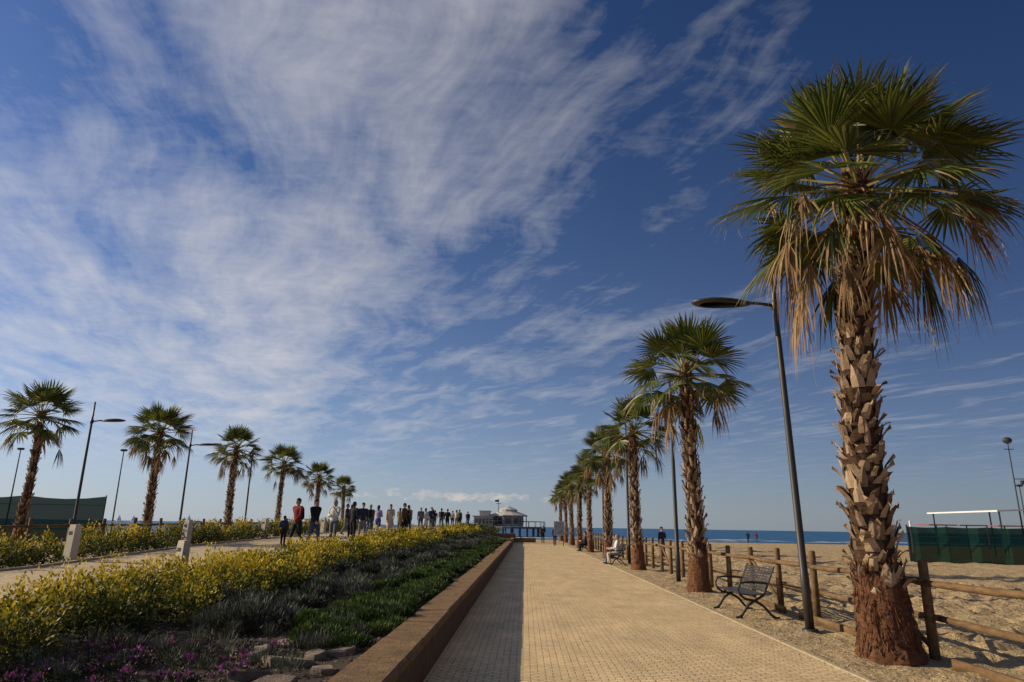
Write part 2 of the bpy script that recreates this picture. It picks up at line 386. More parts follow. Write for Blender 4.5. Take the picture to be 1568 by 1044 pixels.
# ------------------------------------------------------------------ fence
WOOD=mat('fence_wood',(.24,.14,.065),(.10,.06,.03),5,.85,.7,40,.015,stretch=(3,1,3))
def wood_fence(name,x,ylist,zf,broken=()):
    b=MB()
    for i,y in enumerate(ylist):
        j=random.uniform(-.02,.02); h=1.22+random.uniform(-.03,.03); z=zf(y)
        b.tube([(x+j,y,z-.2),(x+j*1.5,y+j,z+h-.02),(x+j*1.5,y+j,z+h)],[.068,.062,.045],9)
        if i+1<len(ylist):
            y2=ylist[i+1]; z2=zf(y2)
            for k,hh in enumerate((.97,.5)):
                if (i,k) in broken: continue
                s=random.uniform(-.03,.03); off=-.07 if k==0 else .06
                b.tube([(x+off,y-.12,z+hh+s),(x+off+.01,(y+y2)/2,(z+z2)/2+hh-.015),(x+off,y2+.12,z2+hh-s)],[.043,.047,.04],8)
            if i%3==1: b.tube([(x+.02,y+.05,z+.1),(x+.02,y2-.05,z2+.9)],.035,7)
    return b
ysf=[7.2,9.9]+[9.9+1.86*k for k in range(1,32)]
b=wood_fence('f',5.45,ysf,lambda y:0,broken={(9,1),(15,0)})
for (a,c) in ((6,9.3),(10.2,14.2),(15,19.3)): b.box(5.3,5.36,a,c,-.03,.1,0,None,.008)
b.obj('wooden_fence',[WOOD],True)
b=wood_fence('f',-15.6,[16+2.0*k for k in range(26)],lambda y:float(np.interp(y,[16,70],[.35,.9])))
b.obj('wooden_fence',[WOOD],True)
# ------------------------------------------------------------------ street lamps
LAMPM=mat('lamp_metal',(.055,.05,.05),(.075,.068,.062),4,.45,.1,30,.003,metal=.5); LENS=mat('lamp_lens',(.3,.29,.25),(.25,.24,.2),3,.3)
def lampmesh(side=-1):
    b=MB()
    b.tube([(0,0,-.05),(0,0,.02),(0,0,.021)],[.13,.13,.08],14,0)
    b.tube([(0,0,0),(0,0,.9),(0,0,.92),(-.0,0,3.5),(0,0,5.7),(0,0,6.65)],[.075,.073,.066,.058,.046,.036],14,0)
    b.tube([(0,0,5.62),(0,0,5.64),(0,0,5.80),(0,0,5.82)],[.05,.07,.07,.05],12,0)
    s=side
    b.tube([(s*.04,0,5.72),(s*.3,0,5.76),(s*.5,0,5.78)],[.035,.03,.035],8,0)
    n=18; rows=[]
    for j,(zt,sc) in enumerate(((-.035,.72),(-.03,.9),(0,1.0),(.035,.9),(.075,.6),(.09,.2))):
        i0=len(b.v)
        for k in range(n):
            a=2*math.pi*k/n; cx_=math.cos(a); wdt=.24*(1+.25*cx_*(-1))
            b.v.append((s*(.42+.58+(-cx_)*.58*sc),math.sin(a)*wdt*sc,5.77+zt-.02*cx_*sc)); 
        rows.append(i0)
    for j in range(5):
        for k in range(n): b.face((rows[j]+k,rows[j]+(k+1)%n,rows[j+1]+(k+1)%n,rows[j+1]+k),0)
    b.face(tuple(rows[0]+k for k in range(n)),1); b.face(tuple(rows[5]+k for k in range(n)),0)
    return b.mesh('street_lamp',[LAMPM,LENS],True)
LR=lampmesh(-1); LL=lampmesh(1)
o=inst(LR,'street_lamp',(4.80,12.4,0)); o.rotation_euler=(0,R(-1.0),0)
for y in (22.9,33.4,43.9,54.4,65): inst(LR,'street_lamp',(4.88,y,0))
for y in (31.3,41,50.6): inst(LL,'street_lamp',(-20.2,y,.3))
# ------------------------------------------------------------------ palms
LEAF=mat('palm_leaf',(.026,.046,.012),(.17,.185,.03),3,.42,spec=.45,island=True,transl=.3)
DEAD=mat('palm_dead_leaf',(.14,.075,.035),(.42,.28,.14),3,.8,island=True,transl=.2)
BOOT=mat('palm_boot',(.075,.038,.022),(.50,.35,.22),9,.9,.8,60,.02,island=True)
CORE=mat('palm_bark',(.03,.017,.01),(.12,.06,.032),10,.95,.9,40,.03,stretch=(1,1,3))
FIB=mat('palm_base_fibre',(.11,.042,.02),(.28,.125,.06),9,.95,1,28,.05,stretch=(1,1,3))
PET=mat('palm_petiole',(.2,.19,.05),(.32,.27,.09),3,.5,island=True)
UP=Vector((0,0,1))
def add_leaf(b,rg,O,az,el,petL,sag,Rb,S,nseg,droop,fold,mt,mp,hair=False,hang=0.,pw=.02,bend=0.,tipdead=0.):
    d0=Vector((math.cos(az)*math.cos(el),math.sin(az)*math.cos(el),math.sin(el)))
    P=[O+d0*petL*t_+UP*(-sag*t_*t_) for t_ in (0,.33,.66,1)]
    b.tube(P,[pw*1.5,pw,pw*.8,pw*.6],4,mp)
    f=(d0*petL-UP*2*sag).normalized()
    s=Vector((-math.sin(az),math.cos(az),0)); s=(s-f*s.dot(f)).normalized(); nrm=s.cross(f)
    if nrm.z<0 and el<1.2: nrm=-nrm
    f,nrm=(f*math.cos(bend)-nrm*math.sin(bend)),(nrm*math.cos(bend)+f*math.sin(bend))
    tw=rg.uniform(-.6,.6); s,nrm=s*math.cos(tw)+nrm*math.sin(tw),nrm*math.cos(tw)-s*math.sin(tw)
    H=P[-1]; half=S/nseg
    st=[.04,.3,.5,.78,1.0]; 
    for i in range(nseg):
        th=-S+2*S*(i+.5)/nseg+rg.uniform(-.15,.15)*half
        dr=(f*math.cos(th)+s*math.sin(th)-nrm*fold*abs(math.sin(th))+nrm*.12).normalized()
        if hang: dr=(dr+Vector((rg.uniform(-.2,.2),rg.uniform(-.2,.2),-hang*rg.uniform(.6,1.3)))).normalized()
        sd=(s*math.cos(th)-f*math.sin(th)).normalized()
        L=Rb*(.8+.2*math.cos(th*.9))*rg.uniform(.88,1.06); dd=droop*rg.uniform(.3,1.7)
        cv=rg.uniform(-.1,.1)
        base=len(b.v)
        for r in st:
            q=max(0,(r-.48)/.52)
            c=H+dr*L*r*(1-.15*q*dd)+UP*(-dd*L*q*q*.55)+sd*(cv*q*q*L)
            ww=half*L*r*1.02 if r<=.51 else half*L*.52*max(0,(1-r)/.5)**.7+.0015
            pl=min(ww*.6,.02)
            b.v+=[tuple(c-sd*ww),tuple(c+nrm*pl),tuple(c+sd*ww)]
        td=rg.random()<tipdead
        for k in range(4):
            a=base+3*k; mm=4 if (td and (k==3 or (k==2 and rg.random()<.4))) else mt
            b.face((a,a+1,a+4,a+3),mm); b.face((a+1,a+2,a+5,a+4),mm)
        if hair and rg.random()<.45:
            c=Vector(b.v[-2]); q=[c]; dv=(dr-UP*.6).normalized()
            for k in range(3):
                dv=(dv+Vector((rg.uniform(-.6,.6),rg.uniform(-.6,.6),rg.uniform(-.7,.1)))).normalized(); q.append(q[-1]+dv*.06)
            i0=len(b.v)
            for x in q: b.v+=[tuple(x-sd*.002),tuple(x+sd*.002)]
            for k in range(3): b.face((i0+2*k,i0+2*k+1,i0+2*k+3,i0+2*k+2),4)
def palm(seed,H,rb,rt,crown,ngreen,ndead,nseg,hair=False,lean=0,skirt=1.0,nper=8,step=.125):
    rg=random.Random(seed); b=MB(); ph=rg.uniform(0,6)
    def cen(z):
        z=max(z,0.0)
        return Vector((lean*(z/H)**2.5+.05*math.sin(z*.8+ph)-.05*math.sin(ph),.04*math.sin(z*.6+ph*2),0))
    def rad(z):
        t_=min(1,max(0,z/H))
        return rt+(rb-rt)*(1-t_)**.8
    hb=1.0; n=28; rows=[]; bz=[-.15,0,.08,.16,.25,.35,.45,.55,.65,.75,.85,.95,1.05]; 
    for z in bz:
        rows.append(len(b.v)); q0=max(0,z)/hb; fl=rad(z)*(1.42-.38*min(1,q0)**.6)
        for k in range(n):
            a=2*math.pi*k/n; q=fl*(1+.09*noise.noise(Vector((math.cos(a)*2.5,math.sin(a)*2.5,z*3+seed)))+.02*rg.uniform(-1,1))
            if z>1: q*=.86
            c=cen(z); b.v.append((c.x+q*math.cos(a),c.y+q*math.sin(a),z+rg.uniform(-.02,.02)))
    for j in range(len(bz)-1):
        for k in range(n): b.face((rows[j]+k,rows[j]+(k+1)%n,rows[j+1]+(k+1)%n,rows[j+1]+k),2)
    for k in range(800 if hair else 120):
        a=rg.uniform(0,6.283); z=rg.uniform(.06,1.3); q0=min(1,z); q=rad(z)*(1.42-.38*q0**.6)*rg.uniform(.99,1.06); h=rg.uniform(.05,.2); da=rg.uniform(-.12,.12); wd=rg.uniform(.008,.03)
        c=cen(z); i0=len(b.v)
        for (aa,zz_,qq) in ((a-wd,z,q),(a+wd,z,q),(a+da+wd*.3,z-h,q+rg.uniform(.0,.035)),(a+da-wd*.3,z-h,q+rg.uniform(.0,.035))): b.v.append((c.x+qq*math.cos(aa),c.y+qq*math.sin(aa),zz_))
        b.face((i0,i0+1,i0+2,i0+3),2)
    zs=[hb-.1+i*(H-hb+.1)/24 for i in range(25)]
    b.tube([(cen(z).x,cen(z).y,z) for z in zs],[rad(z)*.92 for z in zs],16,0)
    k=0; z=hb-.16
    while z<H-.1:
        off=.5*(k%2)+k*.07
        top=z>H-1.3
        for j in range(nper):
            if rg.random()<.13: continue
            a=2*math.pi*(j+off)/nper+rg.uniform(-.18,.18); r=rad(z)*(1.06 if z<1.2 else 1); hw=math.pi/nper*rg.uniform(.4,1.0); h=step*1.7*rg.uniform(.5,1.45); fl=rg.uniform(.01,.14)*(r/.3)
            zz0=z+rg.uniform(-.06,.06); i0=len(b.v)
            sk=rg.uniform(-1.2,1.2); tipw=rg.uniform(.08,.5)
            for (tt,dr_,wf) in ((0,-.015,1.0),(.4,.02,.85),(.75,.02+fl*.5,.4+tipw*.4),(1,.02+fl,tipw)):
                for m_ in (-1,0,1):
                    aa=a+hw*(m_*wf+sk*tt); q=r*.97+dr_+(.018 if m_==0 else 0)
                    if m_==0 and tt==1: zt=zz0+h*rg.uniform(.7,.95)
                    else: zt=zz0+h*(tt+(rg.uniform(-.15,.15) if tt>.5 else 0))
                    c=cen(zt); b.v.append((c.x+q*math.cos(aa),c.y+q*math.sin(aa),zt))
            mm=1 if (not top or rg.random()<.4) else 2
            for rr_ in range(3):
                for cc in range(2):
                    p0=i0+rr_*3+cc; b.face((p0,p0+1,p0+4,p0+3),mm)
            if hair and rg.random()<.5: # loose fibre strips
                i1=len(b.v); a2=a+rg.uniform(-.3,.3); l=rg.uniform(.08,.22); c=cen(zz0); q=r*1.03
                b.v+=[(c.x+q*math.cos(a2),c.y+q*math.sin(a2),zz0+.05),(c.x+q*math.cos(a2+.05),c.y+q*math.sin(a2+.05),zz0+.05),(c.x+(q+.06)*math.cos(a2+.1*sk),c.y+(q+.06)*math.sin(a2+.1*sk),zz0+.05-l)]
                b.face((i1,i1+1,i1+2),0)
        z+=step; k+=1
    c0=cen(H)
    petm=crown*.52; bl=crown*.50
    for i in range(ngreen):
        t_=(i+.5)/ngreen
        el=R(86)-R(112)*t_**.85+rg.uniform(-.12,.12)
        az=i*2.39996+rg.uniform(-.3,.3)
        pl=petm*(.62+.45*t_)*rg.uniform(.82,1.15)
        add_leaf(b,rg,Vector((c0.x+.1*math.cos(az),c0.y+.1*math.sin(az),H-.35*t_)),az,el,pl,.06*pl*(1+1.3*t_)*rg.uniform(.6,1.3),bl*rg.uniform(.8,1.08),R(rg.uniform(85,112)),nseg,.04+.28*t_**1.5,.06+.25*t_,3,5,hair,bend=rg.uniform(0,.3)*t_+.03,tipdead=.04+.42*max(0,t_-.4))
    for i in range(ndead):
        t_=(i+.5)/ndead
        az=i*2.39996+1+rg.uniform(-.3,.3); el=R(-4)-R(46)*t_+rg.uniform(-.1,.1)
        pl=petm*rg.uniform(.75,1.05)
        add_leaf(b,rg,Vector((c0.x+.15*math.cos(az),c0.y+.15*math.sin(az),H-.25-.4*t_)),az,el,pl,.26*pl,bl*rg.uniform(.6,.92)*skirt,R(rg.uniform(40,80)),max(12,int(nseg*.65)),.8,.6,4 if rg.random()<.6 else 3,4,hair,hang=rg.uniform(.5,1.3),tipdead=.6)
    return b.mesh('palm_tree',[CORE,BOOT,FIB,LEAF,DEAD,PET])
P1=palm(11,7.15,.30,.20,2.38,46,20,34,True,lean=.36)
inst(P1,'palm_tree',(4.90,10.0,0),0)
V=[palm(21,6.0,.23,.15,1.95,34,10,24),palm(22,5.8,.22,.14,1.8,32,9,22),palm(23,6.0,.19,.13,1.95,32,6,20)]
right=[(4.68,19.4,0,0,1.03),(4.58,29,1,2,1),(4.6,39,0,1,.98),(4.5,48.6,2,3,.92),(4.55,58.5,1,4,.95),(4.5,68,0,5,.95),(4.5,78,2,1,.93),(4.5,88,1,2,.95)]
for x,y,k,r,s in right: inst(V[k],'palm_tree',(x,y,-.02),r,s)
left_=[(-20.7,28.6,2,0,.96),(-20.5,38,0,1.5,1.05),(-20.3,48,1,2.7,1.12),(-20.1,57.2,2,4,1.05),(-20.1,67.5,0,5,.98),(-20.1,77,1,.5,.93)]
for x,y,k,r,s in left_: inst(V[k],'palm_tree',(x,y,.3),r,s)
# ------------------------------------------------------------------ bench
BM=mat('bench_metal',(.07,.07,.08),(.1,.1,.11),6,.4,metal=.6); BL=mat('bench_cast_iron',(.02,.02,.022),(.03,.03,.03),6,.5)
b=MB(); L=1.7
for k in range(9):
    x=-.02+k*.052; b.box(x,x+.036,-L/2,L/2,.425-.02*math.sin(k/8*math.pi),.437-.02*math.sin(k/8*math.pi),0)
for k in range(9):
    z=.47+k*.048; x=.46+k*.022
    Mk=Matrix.Translation((x,0,z)); b.box(-.006,.006,-L/2,L/2,0,.034,0,Mk)
for yy in ar(-L/2+.1,L/2,.19):
    b.tube([(-.02,yy,.415),(.2,yy,.395),(.44,yy,.41)],.008,5,0); b.tube([(.455,yy,.44),(.66,yy,.9)],.008,5,0)
for yy in (-L/2+.05,L/2-.05):
    b.tube([(-.06,yy,.0),(-.0,yy,.05),(.12,yy,.22),(.24,yy,.3),(.42,yy,.40),(.52,yy,.6),(.66,yy,.92)],[.03,.024,.024,.026,.024,.022,.018],8,1)
    b.tube([(.62,yy,.0),(.55,yy,.05),(.42,yy,.2),(.26,yy,.3),(.08,yy,.33),(-.03,yy,.41)],[.03,.024,.024,.026,.024,.02],8,1)
    b.tube([(-.03,yy,.41),(-.05,yy,.52),(.0,yy,.62),(.15,yy,.64),(.4,yy,.63),(.54,yy,.62)],[.018,.018,.02,.022,.02,.018],8,1)
    b.box(-.12,.0,yy-.03,yy+.03,-.01,.02,1); b.box(.58,.7,yy-.03,yy+.03,-.01,.02,1)
BEN=b.mesh('park_bench',[BM,BL])
for y in (14.75,33.2,50.5): inst(BEN,'park_bench',(4.15 if y<20 else 3.95,y,.0))
# ------------------------------------------------------------------ bollards
BO=mat('bollard_stone',(.6,.53,.42),(.5,.43,.33),5,.8,.3,50,.005)
b=MB(); i=len(b.v)
for (z,wd,dp,sh) in ((-.1,.13,.10,0),(.0,.13,.10,0),(.75,.115,.085,.03),(.86,.105,.075,.035)):
    b.v+=[(-wd+sh,-dp,z),(wd+sh,-dp,z),(wd+sh,dp,z),(-wd+sh,dp,z)]
for r in range(3):
    for k in range(4): b.face((r*4+k,r*4+(k+1)%4,r*4+4+(k+1)%4,r*4+4+k),0)
b.face((12,13,14,15),0); b.box(-.05,.07,-.092,-.08,.62,.7,1)
BOM=b.mesh('bollard',[BO,DARK])
for (x,y,r,s) in ((-7.35,15.2,-.5,.95),(-12.6,19.6,-.4,1.15),(-12.6,26.2,-.4,1.1),(-12.6,34,-.4,1.1),(-7.0,33,-.4,.85),(-12.6,44,-.4,1.1)):
    inst(BOM,'bollard',(x,y,zr(y)),r,s)
# ------------------------------------------------------------------ vegetation
HEDGE=tintmat('hedge_leaves',[(0,(.09,.055,.03)),(.08,(.1,.06,.03)),(.12,(.025,.042,.01)),(.44,(.08,.09,.014)),(.68,(.33,.26,.02)),(1,(.66,.47,.03))],.3)
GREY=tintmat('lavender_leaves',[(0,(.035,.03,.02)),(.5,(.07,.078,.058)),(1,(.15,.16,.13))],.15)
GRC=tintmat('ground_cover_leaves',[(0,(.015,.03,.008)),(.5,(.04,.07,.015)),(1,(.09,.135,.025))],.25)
FLW=tintmat('flower_petals',[(0,(.03,.04,.02)),(.58,(.05,.055,.03)),(.62,(.2,.035,.15)),(1,(.36,.09,.3))],.2)
def hedge(name,y0,y1,xa,xb,zf,base,h=.66,dn=1.0,ylw=.5):
    rs=np.random.RandomState(int(y0*7)+len(name))
    Cs=[];Ds=[];Ls=[];Ws=[];Ts=[]
    y=y0
    while y<y1:
        sp=.44+.012*y
        x=xa(y)
        while x<xb(y):
            bx=x+rs.uniform(-.2,.2); by=y+rs.uniform(-.2,.2); bz=zf(bx,by)
            D=math.hypot(bx,by); k=max(1,D/9.)
            if D<30 and rs.uniform()<.08: x+=sp; continue
            hh=h*rs.uniform(.6,1.4); rx=.34*rs.uniform(.7,1.15)*(sp/.5)**.6
            ncl=int(base*dn/k**.9); per=12
            u_=rs.uniform(-1,1,ncl); a=rs.uniform(0,2*np.pi,ncl); q=rs.uniform(.5,1.2,ncl)
            sq=np.sqrt(1-u_**2)
            cc=np.stack([bx+rx*sq*np.cos(a)*q,by+rx*sq*np.sin(a)*q,bz+hh*(.56+.44*u_*q)],1)
            cc=cc[cc[:,2]>bz+.03]; m_=len(cc)
            out=cc-np.array([bx,by,bz+.2])
            c=np.repeat(cc,per,0)+rs.normal(size=(m_*per,3))*np.array([.04,.04,.06])*k**.4
            d_=rs.normal(size=(m_*per,3))*.8+np.repeat(out/np.linalg.norm(out,axis=1,keepdims=True),per,0)+np.array([0,0,.5])
            Cs.append(c);Ds.append(d_)
            sz=k**.55
            Ls.append(rs.uniform(.035,.07,m_*per)*sz);Ws.append(rs.uniform(.018,.034,m_*per)*sz)
            top=(c[:,2]-bz)/h*.9
            ct=np.repeat(rs.uniform(-.28,.28,m_),per)+rs.uniform(-.12,.1)
            Ts.append(np.clip(.12+ylw*np.clip(top,0,1.4)**1.5+ct+rs.uniform(-.15,.15,m_*per),.12,1))
            ns=12 if D<16 else 3
            an=rs.uniform(0,6.28,ns)
            Cs.append(np.stack([bx+.06*np.cos(an),by+.06*np.sin(an),np.full(ns,bz-.02)],1)); Ds.append(np.stack([np.cos(an)*.35,np.sin(an)*.35,np.ones(ns)],1))
            Ls.append(rs.uniform(.35,.7,ns)*h/.66);Ws.append(np.full(ns,.014)*k**.5);Ts.append(np.full(ns,.03))
            x+=sp
        y+=sp
    return leafmass(name,np.concatenate(Cs),np.concatenate(Ds),np.concatenate(Ls),np.concatenate(Ws),np.concatenate(Ts),HEDGE)
hedge('hedge',6.3,62,lambda y:xe(y)+float(np.interp(y,[7,9,20,40],[2.3,1.7,1.3,1.0])),lambda y:xe(y)+float(np.interp(y,[7,20,40,60],[3.5,3.2,2.7,2.4])),bed,75,h=.50,ylw=.6)
hedge('hedge',15,60,lambda y:-14.3,lambda y:-12.6,lambda x,y:zr(y)-.15,70,h=.68,ylw=.52)
hedge('shrub',61,92,lambda y:xe(y)+.8,lambda y:xe(y)+2.5,bed,50,h=.45,ylw=.15)
def mounds(name,pts,zf,Rr,Hh,n,L,W,m,up=.6,tlo=0,thi=1,seed=1):
    rs=np.random.RandomState(seed); Cs=[];Ds=[];Ls=[];Ws=[];Ts=[]
    for (x,y) in pts:
        D=math.hypot(x,y); k=max(1,D/9); nn=int(n/k**.9); r=Rr*rs.uniform(.6,1.3); hh=Hh*rs.uniform(.5,1.4)
        a=rs.uniform(0,6.283,nn); u_=rs.uniform(0,1,nn)**.6; q=rs.uniform(.5,1,nn)
        sq=np.sqrt(1-u_**2); o=np.stack([sq*np.cos(a)*r*q,sq*np.sin(a)*r*q,u_*hh*q],1)
        Cs.append(o*.8+np.array([x,y,zf(x,y)]));Ds.append(o/max(r,.01)+rs.normal(size=(nn,3))*.35+np.array([0,0,up]))
        Ls.append(L*rs.uniform(.6,1.3,nn)*k**.3);Ws.append(W*rs.uniform(.7,1.3,nn)*k**.6)
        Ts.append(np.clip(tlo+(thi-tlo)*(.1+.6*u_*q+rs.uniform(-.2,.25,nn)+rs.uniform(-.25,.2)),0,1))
    return leafmass(name,np.concatenate(Cs),np.concatenate(Ds),np.concatenate(Ls),np.concatenate(Ws),np.concatenate(Ts),m)
rg=random.Random(3)
pts=[];y=8.6
while y<60:
    w0=float(np.interp(y,[9,13,20,60],[-4.1,-4.5,-4.6,-4.2])); w1=float(np.interp(y,[9,12,20,60],[-3.0,-2.8,-2.6,-2.6]))
    for k in range(3 if y<25 else 2): 
        if rg.random()<.7: pts.append((rg.uniform(w0,w1),y+rg.uniform(-.2,.2)))
    y+=.42+.01*y
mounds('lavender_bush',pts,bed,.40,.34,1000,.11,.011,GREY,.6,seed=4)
pts=[];y=7.6
while y<60:
    for k in range(4 if y<25 else 2):
        xx=rg.uniform(-2.75,-1.6)
        if y<8.6 and xx<-2.3: continue
        pts.append((xx,y+rg.uniform(-.15,.15)))
    y+=.26+.012*y
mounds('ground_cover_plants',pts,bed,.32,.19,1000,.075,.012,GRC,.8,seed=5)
pts=[(rg.uniform(-4.3,-2.4),rg.uniform(5.6,7.4)) for k in range(80)]
mounds('flowering_plants',pts,bed,.14,.12,90,.03,.02,FLW,.5,seed=6)
mounds('dry_weeds',[(rg.uniform(-4.6,-1.8),rg.uniform(5.8,9.4)) for k in range(46)],bed,.16,.17,130,.11,.006,GREY,.7,seed=9)
# stone slabs
b=MB(); SL=mat('slab_stone',(.30,.23,.17),(.15,.11,.08),6,.95,1,35,.02)
for (x,y,sx,sy,r) in ((-2.15,6.75,.30,.19,.3),(-1.8,7.3,.19,.15,1),(-2.65,7.1,.24,.15,-.4),(-2.3,6.2,.2,.12,.6),(-1.72,6.35,.13,.17,.1),(-2.5,7.7,.26,.15,.5),(-1.95,5.8,.2,.14,.8),(-2.0,7.05,.12,.1,1.5)):
    i0=len(b.v); n=9; z=bed(x,y)+.02
    tx=rg.uniform(-.2,.2); ty=rg.uniform(-.2,.2)
    an=[6.283*k/n+rg.uniform(-.25,.25) for k in range(n)]; rr_=[rg.uniform(.7,1.15) for k in range(n)]
    for dz,f_ in ((-.06,1),(.02,1),(.035,.92)):
        for a,r1_ in zip(an,rr_):
            xx=sx*math.cos(a)*f_*r1_; yy=sy*math.sin(a)*f_*r1_
            b.v.append((x+xx*math.cos(r)-yy*math.sin(r),y+xx*math.sin(r)+yy*math.cos(r),z+dz+tx*xx+ty*yy))
    for q in (0,n):
        for k in range(n): b.face((i0+q+k,i0+q+(k+1)%n,i0+q+n+(k+1)%n,i0+q+n+k),0)
    b.face(tuple(i0+2*n+k for k in range(n)),0)
b.obj('stone_slabs',[SL])
# pebbles and leaf litter
def litter(name,pts,rlo,rhi,zf,m):
    b=MB()
    for (x,y) in pts:
        r=rg.uniform(rlo,rhi); z=zf(x,y); a=rg.uniform(0,3); c_,s_=math.cos(a),math.sin(a); e=rg.uniform(.4,1)
        i0=len(b.v); b.v+=[(x-r*c_,y-r*s_,z),(x+r*e*s_,y-r*e*c_,z),(x+r*1.3*c_,y+r*1.3*s_,z),(x-r*e*s_,y+r*e*c_,z),(x,y,z+r*.7)]
        for q in range(4): b.face((i0+q,i0+(q+1)%4,i0+4),0)
    b.obj(name,[m])
PEB=mat('pebbles',(.16,.11,.07),(.5,.42,.32),3,.9,island=True)
litter('pebbles',[(3.92+abs(rg.gauss(0,1.2)),rg.uniform(5,26)) for k in range(2600)]+[(rg.uniform(6,12),rg.uniform(7,18)) for k in range(900)],.006,.022,gh,PEB)
LIT=mat('leaf_litter',(.05,.03,.02),(.3,.21,.14),3,.9,island=True)
litter('leaf_litter',[(rg.uniform(-4.6,-1.5),rg.uniform(5.4,9.6)) for k in range(2200)],.008,.026,lambda x,y:bed(x,y)+.05*noise.noise(Vector((x*1.7,y*1.7,2)))+.03*noise.noise(Vector((x*6,y*6,2))),LIT)
litter('path_grit',[(rg.choice([rg.uniform(3.3,3.8),rg.uniform(-1.0,3.8),rg.uniform(3.5,3.8)]),rg.uniform(4.5,20)) for k in range(700)],.004,.012,lambda x,y:.008,LIT)
litter('beach_debris',[(rg.uniform(6,24),rg.uniform(12,60)) for k in range(900)],.015,.05,gh,LIT)
